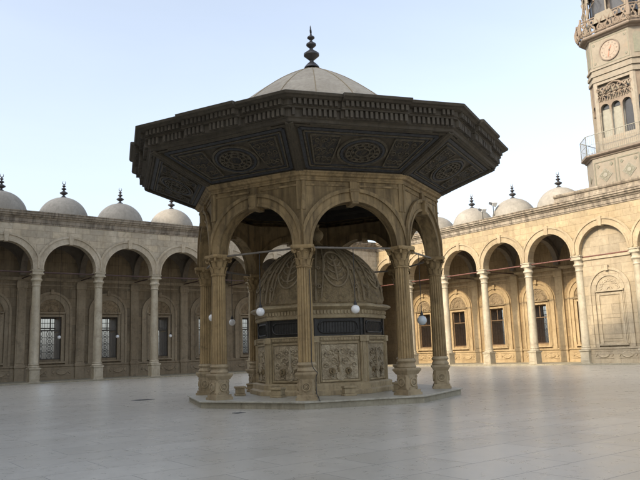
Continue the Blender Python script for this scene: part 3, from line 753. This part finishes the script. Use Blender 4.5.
# melon dome, eight lobes between ribs
m=MB()
def rf(a,z): 
    q=abs(((a/(PI/4))%1)-.5)*2   # 1 at ribs, 0 mid
    return 1-.035*q**2
prof=[(2.30,Z(3.18)),(2.34,Z(3.24))]+[(2.30*cos(R(a)),Z(3.30)+2.16*sin(R(a))) for a in range(5,90,5)]+[(.05,Z(5.47))]
m.lathe(prof,96,rf=rf); dm=m.build('fountain_dome',M['kdome'],FT,smooth=True)
m=MB()
for k in range(8):
    a=R(45*k)
    for da in(-.055,.055):
        m.tube([(2.27*cos(R(b))*cos(a+da),2.27*cos(R(b))*sin(a+da),Z(3.30)+2.15*sin(R(b))) for b in range(0,84,5)],.04,6)
    # carved cartouche in each lobe
    a=R(45*k+22.5)
    def onlobe(u,b,lift=.01):
        r_=2.32*cos(R(b))+lift; th=a+u/max(r_,.3); return (r_*cos(th),r_*sin(th),Z(3.30)+(2.18+lift)*sin(R(b)))
    pts=[onlobe(.46*cos(t)*(1 if sin(t)<0 else .8),32+20*sin(t)) for t in [2*PI*i/24 for i in range(25)]]; m.tube(pts,.032,6)
    m.tube([onlobe(0,b) for b in range(16,49,4)],[.02,.035,.05,.035,.05,.035,.025,.04,.01],6)
    for s_ in(-1,1):
        for b0,ln in((18,.30),(25,.26),(32,.22),(39,.15)): m.tube([onlobe(0,b0),onlobe(s_*ln*.5,b0+1),onlobe(s_*ln,b0+5),onlobe(s_*ln*.85,b0+8)],[.02,.032,.026,.008],6)
        m.tube([onlobe(s_*.62*(1-b/95),b) for b in range(2,70,6)],.022,5)
    for s_ in(-1,1):
        for uu,bb,rr in((.66,12,.10),(.60,30,.07)):
            pts=[onlobe(s_*(uu+rr*(1-.8*j/12)*cos(j/12*8)),bb+rr*25*(1-.8*j/12)*sin(j/12*8),.02) for j in range(13)]; m.tube(pts,.022,5)
m.build('dome_rib',M['kdome2'],dm,smooth=True)
m=MB(); m.lathe([(.30,-.06),(.22,.02),(.10,.10),(.08,.16),(.20,.30),(.23,.40),(.20,.50),(.08,.60),(.05,.70),(.09,.76),(.02,.86)],20); f=m.build('finial',M['kmarb'],dm,smooth=True); f.location=(0,0,Z(5.47))

# washing seats round the fountain
SL={-112.5:'stone seat on the kiosk platform at the far left of the fountain',-67.5:'low block seat left of the fountain, just right of the left fluted columns',-22.5:'low block seat before the fountain, just left of the front fluted column',
    22.5:'low block seat before the fountain, just right of the front fluted column',67.5:'low block seat right of the fountain, beside the right front column'}
first=None
for ang,lab in SL.items():
    if first is None:
        m=MB(); m.box(-.21,.21,-.17,.17,0,.07); m.box(-.18,.18,-.14,.14,.07,.24); m.box(-.21,.21,-.18,.18,.24,.31)
        s_=m.build('stone_seat',M['kmarb'],None,bevel=.015); first=s_
    else: s_=first.copy(); COL.objects.link(s_)
    s_.location=kworld(ang,2.95,ZP); s_.rotation_euler=(0,0,KA+R(ang)+PI/2); tag(s_,lab,'seat','block seats round the fountain')

# cable down the front column
m=MB(); pts=[]
a=KA; e=Vector((cos(a),sin(a),0)); s_=Vector((-sin(a),cos(a),0)); base=Vector((CX,CY,0))+e*KR
for z,o1,o2 in((4.1,.20,.19),(3.2,.20,.19),(2.2,.21,.19),(1.34,.23,.18),(1.22,.30,.20),(1.12,.34,.26),(1.02,.38,.36),(.9,.33,.31),(.7,.32,.30),(.42,.33,.31),(.33,.40,.36),(.25,.42,.40),(.245,.75,.44),(.24,.78,.46)):
    pts.append(tuple(base+e*o1+s_*o2+Vector((0,0,z))))
m.tube(pts,.012,6); tag(m.build('electric_cable',M['iron']),'thin black cable running down the front fluted column and over its pedestal','cable')

# drain covers
for (x,y),lab in(((10.74,25.81),'dark drain cover in the paving left of the kiosk, nearer the shaded arcade'),((9.92,17.06),'small drain cover in the paving close to the kiosk platform step')):
    near=y<20; w=.16 if near else .38; m=MB(); m.box(-w,w,-w*.7,w*.7,.003,.008)
    for j in range(5): m.box(-w*.85,w*.85,-w*.62+j*w*.31-.02,-w*.62+j*w*.31+.02,.008,.012)
    o=m.build('drain_cover',M['drain']); o.location=(x,y,0); o.rotation_euler=(0,0,.1); tag(o,lab,'drain cover','drain covers')

# ------------------------------------------------------------------ clock tower
XT,YT=X0+4,26.5
TW=empty('clock_tower',(XT,YT,12.90)); tag(TW,'pink and green painted clock tower with an iron balcony rising over the sunlit arcade','tower')
def chsq(hw,ch,z): 
    a=hw-ch; return [(-hw,-a,z),(-a,-hw,z),(a,-hw,z),(hw,-a,z),(hw,a,z),(a,hw,z),(-a,hw,z),(-hw,a,z)]
def tz(z): return z-12.62
def tm(): 
    m=MB(); m.m=Matrix.Translation((0,0,-12.62)); return m
FACES=[(0,2.5),(1,2.5),(2,2.5),(3,2.5)]
def tface(m,k,diag=False): m.m=Matrix.Translation((0,0,-12.62))@Matrix.Rotation(-PI/2+k*PI/2+(PI/4 if diag else 0),4,'Z')   # local -y outward
m=tm(); m.loft([chsq(3.25,1.3,12.63),chsq(3.25,1.3,15.65)]); dr=m.build('drum',M['tower'],TW)
gp=MB(); pp=MB()
for k in range(4):
    tface(gp,k); tface(pp,k)
    for cx_ in(-.97,.97):
        y=-3.25; 
        for a_ in((cx_-.88,cx_-.80),(cx_+.80,cx_+.88)): gp.box(a_[0],a_[1],y-.03,y+.01,13.05,15.35)
        for z_ in(13.05,15.27): gp.box(cx_-.80,cx_+.80,y-.03,y+.01,z_,z_+.08)
        gp.ring((cx_,y,14.2),(1,0,0),(0,0,1),(0,-1,0),.005,.5,.04,4); pp.ring((cx_,y-.04,14.2),(1,0,0),(0,0,1),(0,-1,0),.005,.17,.03,12)
        pp.ring((cx_,y,14.2),(1,0,0),(0,0,1),(0,-1,0),.50,.56,.035,4)
        for s1 in(-1,1):
            for s2 in(-1,1): gp.ring((cx_+s1*.55,y,14.2+s2*.78),(1,0,0),(0,0,1),(0,-1,0),.005,.15,.035,4); 
        for a in range(8):
            A=PI/4*a; pp.ring((cx_+.32*cos(A),y-.04,14.2+.32*sin(A)),(1,0,0),(0,0,1),(0,-1,0),.005,.05,.02,6)
    tface(gp,k,True); yd=-(3.25*math.sqrt(2)-1.3/math.sqrt(2)); gp.ring((0,yd,14.2),(1,0,0),(0,0,1),(0,-1,0),.005,.32,.04,4)
gp.build('green_panel',M['towergreen'],dr); pp.build('pale_rosette',M['towerpale'],dr)
m=tm(); m.loft([chsq(q,1.3,z) for q,z in((3.25,15.65),(3.32,15.67),(3.36,15.77),(3.46,15.81),(3.55,15.89),(3.55,16.01),(2.2,16.01))]); m.build('balcony_floor',M['towertrim'],TW)
m=tm(); m.loft([chsq(q,1.3,z) for q,z in((3.28,12.62),(3.42,12.63),(3.42,12.8),(3.30,12.9))]); m.build('drum_base',M['towertrim'],dr)
# railing
m=tm(); pts=[Vector(p) for p in chsq(3.50,1.28,0)]
for z,r_ in((16.1,.02),(17.55,.03),(16.8,.014)):
    q=[tuple(p+Vector((0,0,z))) for p in pts]; 
    for i in range(8): m.tube([q[i],q[(i+1)%8]],r_,6)
for i in range(8):
    a,b=pts[i],pts[(i+1)%8]; L=(b-a).length; n=max(2,int(L/.16))
    for j in range(n+1):
        p=a+(b-a)*j/n; m.tube([tuple(p+Vector((0,0,16.0))),tuple(p+Vector((0,0,17.55)))],.028 if j in(0,n) else .011,5)
m.build('railing',M['towerpale'],TW)
# shaft
HW,CH=2.50,.85; A_=HW-CH
sh=tm(); sh.loft([chsq(HW-.35,CH-.1,15.56),chsq(HW-.35,CH-.1,22.1)]); sh=sh.build('shaft',M['towerpale'],TW)
m=tm()
for z0,z1,q in((15.56,16.4,.04),(22.05,22.3,.06),(22.3,22.55,.0),(22.55,22.8,.08),(22.8,23.05,.02),(23.05,23.2,.10)): m.loft([chsq(HW+q,CH,z0+.001),chsq(HW+q,CH,z1)])
m.loft([chsq(HW,CH,23.2),chsq(HW,CH,25.62)]); m.build('clock_stage',M['tower'],TW)
cr=tm(); cr.loft([chsq(HW+q,CH+.05,z) for q,z in((0,25.6),(.10,25.64),(.14,25.72),(.34,25.78),(.40,25.86),(.40,25.98),(.2,26.02))]); cr.build('clock_cornice',M['towertrim'],TW)
# corner posts of the arcade stage, colonnettes, arches, tracery
po=MB(); tr=MB(); dk=MB(); gw=MB()
for k in range(4):
    for mb in(po,tr,dk): tface(mb,k)
    for s_ in(-1,1): po.box(min(s_*A_,s_*(A_-.28)),max(s_*A_,s_*(A_-.28)),-HW,-HW+.36,15.95,22.05)
    po.box(-A_+.28,A_-.28,-HW+.02,-HW+.2,21.8,22.05); po.box(-A_+.28,A_-.28,-HW+.05,-HW+.3,15.95,17.4)
    for j in range(4):
        x=-A_+.28+j*(2*A_-.56)/3
        po.lathe([(.11,17.0),(.11,17.1),(.065,17.15),(.06,19.3),(.10,19.42),(.12,19.5)],12,c=(x,-HW+.14,0))
    wb=(2*A_-.56)/3
    for j in range(3):
        x=-A_+.28+(j+.5)*wb
        arch_ring_wall(tr,x-wb/2,x+wb/2,20.35,-HW+.06,-HW+.2,x,wb/2-.09,19.75,19.5,14)
        dk.ring((x,-HW+.33,19.75),(1,0,0),(0,0,1),(0,-1,0),.004,wb/2-.12,.02,16,0,PI)
        if j==2: dk.box(x-wb/2+.1,x+wb/2-.1,-HW+.31,-HW+.34,17.05,19.75)
    # tracery: crossing arcs with dark gaps
    for j in range(7):
        x=-A_+.28+wb*.5*j
        for rr in(.62,.30): tr.ring((x,-HW+.08,20.35+(.35 if rr<.4 else 0)),(1,0,0),(0,0,1),(0,-1,0),rr-.06,rr,.09,16,(0 if 0<j<6 else (0 if j==0 else PI/2)) ,(PI if 0<j<6 else (PI/2 if j==0 else PI)))
        tr.ring((x if 0<j<6 else x*.97,-HW+.08,21.35),(1,0,0),(0,0,1),(0,-1,0),.10,.17,.10,10)
    for s_ in (-1,1):
        tr.tube([(s_*(A_-.3),-HW+.1,20.4),(s_*.9,-HW+.06,21.2),(s_*.45,-HW+.06,21.6),(0,-HW+.08,21.75)],.07,6)
    po.box(-A_+.29,A_-.29,-HW+.30,-HW+.34,20.4,21.79)
    for x,z_,rr in((-.95,20.75,.17),(-.35,21.0,.14),(.4,21.35,.17),(1.0,21.15,.16),(-1.1,21.45,.13),(.75,20.72,.13)): dk.ring((x,-HW+.30,z_),(1,0,0),(0,0,1),(0,-1,0),.004,rr,.01,5,ry=.7)
    for mb in(po,tr,dk): tface(mb,k,True)
    yd=-(HW*math.sqrt(2)-CH/math.sqrt(2)); wd=CH*math.sqrt(2)
    po.box(-wd/2+.003,-wd/2+.2,yd+.01,yd+.3,15.95,22.05); po.box(wd/2-.2,wd/2-.003,yd+.01,yd+.3,15.95,22.05)
    arch_ring_wall(tr,-wd/2+.2,wd/2-.2,22.05,yd+.06,yd+.2,0,.33,19.9,19.5,12); po.box(-wd/2+.2,wd/2-.2,yd+.05,yd+.25,15.95,17.4)
    dk.box(-.33,.33,yd+.26,yd+.28,17.05,20.3)
po.build('colonnette',M['tower'],sh,smooth=True); tr.build('tracery',M['towerrust'],sh); dk.build('dark_opening',M['glassdark'],sh)
# clock faces and side panels
for k in range(4):
    c=MB(); tface(c,k); c.ring((0,-HW-.001,24.35),(1,0,0),(0,0,1),(0,-1,0),.003,.80,.035,40); cf=c.build('clock_face',M['clockface'],TW)
    c=MB(); tface(c,k); c.ring((0,-HW,24.35),(1,0,0),(0,0,1),(0,-1,0),.78,.87,.09,40); c.ring((0,-HW-.036,24.35),(1,0,0),(0,0,1),(0,-1,0),.43,.45,.006,32); c.ring((0,-HW-.036,24.35),(1,0,0),(0,0,1),(0,-1,0),.004,.07,.04,16)
    c.build('clock_rim',M['towertrim'],cf)
    c=MB(); tface(c,k)
    for j in range(12):
        a=PI/6*j; c.ring((.61*cos(a),-HW-.034,24.35+.61*sin(a)),(1,0,0),(0,0,1),(0,-1,0),.004,.085,.012,10)
    c.build('hour_cartouche',M['towerpale'],cf)
    c=MB(); tface(c,k)
    for j in range(12):
        a=PI/6*j; d=Vector((cos(a),0,sin(a))); n_=Vector((-sin(a),0,cos(a))); o_=Vector((0,-HW-.048,24.35))+d*.61
        for q_ in((-.025,.025) if j%3 else (-.035,0,.035)): c.tube([tuple(o_-d*.05+n_*q_),tuple(o_+d*.05+n_*q_)],.009,4)
    c.build('hour_marker',M['clockred'],cf)
    for ang,L,w_ in((R(62),.42,.045),(R(255),.66,.035)):
        h=MB(); tface(h,k); d=Vector((cos(ang),0,sin(ang))); n_=Vector((-sin(ang),0,cos(ang))); o_=Vector((0,-HW-.06,24.35))
        h.add([tuple(o_-d*.12+n_*w_*.6),tuple(o_-d*.12-n_*w_*.6),tuple(o_+d*L*.7-n_*w_),tuple(o_+d*L),tuple(o_+d*L*.7+n_*w_)]+[tuple(o_+Vector((0,.012,0))-d*.12+n_*w_*.6),tuple(o_+Vector((0,.012,0))-d*.12-n_*w_*.6),tuple(o_+Vector((0,.012,0))+d*L*.7-n_*w_),tuple(o_+Vector((0,.012,0))+d*L),tuple(o_+Vector((0,.012,0))+d*L*.7+n_*w_)],
              [(0,1,2,3,4),(9,8,7,6,5)]+[(i,(i+1)%5,(i+1)%5+5,i+5) for i in range(5)]); h.build('clock_hand',M['clockred'],cf)
    q=MB(); tface(q,k)
    for a_,b_,z0,z1 in((-A_+.06,-A_+.12,23.3,25.5),(A_-.12,A_-.06,23.3,25.5),(-A_+.12,A_-.12,23.3,23.36),(-A_+.12,A_-.12,25.44,25.5)): q.box(a_,b_,-HW-.02,-HW+.01,z0,z1)
    for s1 in(-1,1):
        for s2 in(-1,1): q.ring((s1*(A_-.34),-HW,24.4+s2*.78),(1,0,0),(0,0,1),(0,-1,0),.03,.11,.03,12)
    tface(q,k,True); yd=-(HW*math.sqrt(2)-CH/math.sqrt(2))
    q.ring((0,yd,24.9),(1,0,0),(0,0,1),(0,-1,0),.02,.3,.03,16,0,PI); q.box(-.3,.3,yd-.03,yd,23.5,24.9)
    q.build('clock_stage_panel',M['towergreen'],TW)
# upper ironwork stage above the clock
up=tm(); up.loft([chsq(1.75,.7,26.02),chsq(1.75,.7,30.4)]); ups=up.build('lantern_core',M['towertrim'],TW)
ba=MB(); pv=MB(); dk=MB()
for k in range(4):
    for dg in(False,True):
        for mb in(ba,pv,dk): tface(mb,k,dg)
        Q=HW+.42; y=-(Q if not dg else Q*math.sqrt(2)-CH/math.sqrt(2)); hw_=(A_+.38) if not dg else CH*.72
        # bulging balustrade of scrolls and small shields
        for s_ in(-1,1):
            ba.tube([(s_*hw_,y+.10,26.0),(s_*hw_,y-.06,26.35),(s_*hw_,y-.12,26.8),(s_*hw_,y+.0,27.3),(s_*hw_,y+.08,27.6)],[.10,.13,.12,.08,.11],8)
        nn=6 if not dg else 2
        for j in range(nn):
            x=-hw_+(j+.5)*2*hw_/nn; rr=hw_/nn*.9
            ba.ring((x,y,26.36),(1,0,0),(0,0,1),(0,-1,0),rr*.55,rr*.95,.06,12); ba.ring((x,y,26.95),(1,0,0),(0,0,1),(0,-1,0),rr*.35,rr*.8,.06,8)
            ba.tube([(x-rr,y-.02,26.1),(x,y-.08,26.65),(x+rr,y-.02,27.25)],.045,6); ba.tube([(x+rr,y-.02,26.1),(x,y-.08,26.65),(x-rr,y-.02,27.25)],.045,6)
        ba.tube([(-hw_,y,27.3),(hw_,y,27.3)],.06,8); ba.tube([(-hw_,y,26.08),(hw_,y,26.08)],.05,8)
        if not dg:
            pv.loft([[(-.95,y-.05,26.75),(.95,y-.05,26.75),(.95,y+.02,26.75),(-.95,y+.02,26.75)],[(-.62,y-.08,27.5),(.62,y-.08,27.5),(.62,y+.02,27.5),(-.62,y+.02,27.5)]])
        # pillars and arches of the lantern
        Q2=HW-.1; y2=-(Q2 if not dg else Q2*math.sqrt(2)-CH/math.sqrt(2)); h2=A_-.05 if not dg else CH*.6
        for s_ in(-1,1): pv.lathe([(.16,26.0),(.16,27.0),(.11,27.1),(.09,29.2),(.17,29.5)],10,c=(s_*h2,y2,0))
        r_=h2*.36 if not dg else h2*.8
        for cx_ in((-h2*.5,h2*.5) if not dg else (0,)):
            hh=h2*.5 if not dg else h2
            arch_ring_wall(pv,cx_-hh,cx_+hh,30.2,y2-.08,y2+.08,cx_,hh*.8,29.3,29.0,12)
            dk.box(cx_-hh*.8,cx_+hh*.8,y2+.45,y2+.47,27.3,29.9)
        if not dg: pv.lathe([(.12,26.0),(.12,27.0),(.08,27.1),(.07,29.2),(.13,29.5)],10,c=(0,y2,0))
        for s_ in(-1,1):
            ba.tube([(s_*h2,y2-.05,27.6),(s_*h2*.8,y2-.25,28.3),(s_*h2*.55,y2-.1,28.9),(s_*h2*.7,y2-.05,29.4)],.05,6)
ba.build('balustrade',M['towerrust'],TW,smooth=True); pv.build('lantern_arcade',M['tower'],TW,smooth=True); dk.build('dark_opening',M['glassdark'],ups)
m=tm(); m.loft([chsq(q,.8*q/2.5,z) for q,z in((2.7,30.2),(2.9,30.4),(2.9,30.6),(2.3,30.9),(2.2,32.2),(2.4,32.6),(1.8,33.6),(.9,34.6),(.25,35.6),(.1,36.6))]); m.build('onion_cap',M['towertrim'],TW,smooth=False)

# ------------------------------------------------------------------ floodlights on the roof edge
for (i,z,s_),lab in(((3.08,13.05,.9),'left one of two small floodlights on the sunlit arcade roof edge'),((3.34,13.05,1.25),'right, taller one of two small floodlights on the sunlit arcade roof edge')):
    y=Y0-OR-S*i; root=empty('floodlight',(X0+.35,y,12.86)); tag(root,lab,'floodlight','floodlights on the arcade roof')
    m=MB(); m.tube([(0,0,0),(0,0,s_)],.035,8); m.box(-.15,.15,-.15,.15,0,.03); m.tube([(0,0,s_*.55),(.35,.2,.0)],.02,6); m.build('stand',M['iron'],root)
    m=MB(); m.m=Matrix.Translation((0,0,s_+.12))@Matrix.Rotation(R(28),4,'X'); m.loft([[(-.30,-.22,-.14),(-.30,.22,-.14),(-.30,.22,.14),(-.30,-.22,.14)],[(.16,-.34,-.22),(.16,.34,-.22),(.16,.34,.22),(.16,-.34,.22)]]); hd=m.build('lamp_housing',M['white'],root,bevel=.02)
    m=MB(); m.m=Matrix.Translation((0,0,s_+.12))@Matrix.Rotation(R(28),4,'X'); m.box(-.34,-.305,-.18,.18,-.11,.11); m.box(.165,.185,-.28,.28,-.17,.17); m.build('lens',M['glassdark'],root)

# ------------------------------------------------------------------ mosque across the court, unseen left behind the camera: height and bulk shaped to keep the sun off the paving
MQ=empty('mosque',(-44,CY,0)); tag(MQ,'tall limestone mosque closing the courtyard opposite the sunlit arcade, unseen to the left, its bulk shaped to shade the court','mosque')
m=MB(); m.box(-20,22,-33,45,-.3,24); m.box(-16,20,-31,44.6,24,34); m.box(-14,18,-30,44,34,46.0); m.build('prayer_hall',M['mosque'],MQ)
m=MB()
m.lathe([(11.5,45.9),(11.5,51.5),(11.2,52)]+[(10.8*cos(R(a)),52+10.8*sin(R(a))) for a in range(3,90,6)]+[(.1,62.8)],48); d=m.build('dome',M['lead'],MQ,smooth=True)
f=finial_mb(4,1.6).build('finial',M['bronze'],d,smooth=True); f.location=(0,0,62.6)
m=MB()
for k in range(9):
    x=-27+k*7; m.box(22,22.4,x-.5,x+.5,0,23)
m.box(22,22.7,-33,45,23,24.01); m.build('buttress',M['mosque'],MQ)

# ------------------------------------------------------------------ light, sky, camera
EL=33.0; sx,sy=-1.0,-.035
az=math.atan2(sx,sy)
sd=Vector((sx,sy,0)).normalized()*cos(R(EL))+Vector((0,0,sin(R(EL))))
L=bpy.data.lights.new('sun','SUN'); L.energy=1.65; L.angle=R(1.0); L.color=(1.0,.82,.57)
lo=bpy.data.objects.new('sun',L); COL.objects.link(lo); lo.location=(-60,20,80); lo.rotation_euler=sd.to_track_quat('Z','Y').to_euler()
w=bpy.data.worlds.new('World'); sc.world=w; w.use_nodes=True; t=w.node_tree; bg=t.nodes['Background']
sk=t.nodes.new('ShaderNodeTexSky'); sk.sky_type='NISHITA'; sk.sun_disc=False; sk.sun_elevation=R(EL); sk.sun_rotation=az; sk.dust_density=5.0; sk.air_density=1.0; sk.ozone_density=1.2; sk.altitude=60
hs=t.nodes.new('ShaderNodeHueSaturation'); hs.inputs['Saturation'].default_value=.52; t.links.new(sk.outputs[0],hs.inputs['Color'])
c=mixc(t,1.0,hs.outputs[0],(.955,.985,1.01),'MULTIPLY')
# thin uneven haze
tc=t.nodes.new('ShaderNodeTexCoord'); mp=t.nodes.new('ShaderNodeMapping'); mp.inputs['Scale'].default_value=(1,1,3.5); t.links.new(tc.outputs['Generated'],mp.inputs['Vector'])
hz=noise(t,mp.outputs['Vector'],1.9,6,.55,.6)
c=mixc(t,1.0,c,ramp(t,hz,[(.3,(.98,.985,.99)),(.7,(1.035,1.03,1.02))]),'MULTIPLY')
t.links.new(c,bg.inputs['Color']); bg.inputs['Strength'].default_value=.142
cam=bpy.data.cameras.new('camera'); co=bpy.data.objects.new('camera',cam); COL.objects.link(co); sc.camera=co
cam.sensor_width=36; cam.lens=36*F_PX/640; cam.clip_end=3000; cam.clip_start=.1
y_,p_,r_=R(YAW),R(PITCH),R(ROLL)
Fv=Vector((sin(y_)*cos(p_),cos(y_)*cos(p_),sin(p_))); Rv=Vector((cos(y_),-sin(y_),0)); U=Rv.cross(Fv)
rt=Rv*cos(r_)+U*sin(r_); upv=U*cos(r_)-Rv*sin(r_)
mt=Matrix((rt,upv,-Fv)).transposed().to_4x4(); mt.translation=Vector((0,0,1.6)); co.matrix_world=mt
sc.view_settings.view_transform='Standard'; sc.view_settings.look='None'; sc.view_settings.gamma=1; sc.view_settings.exposure=1.42
sc.render.engine='CYCLES'
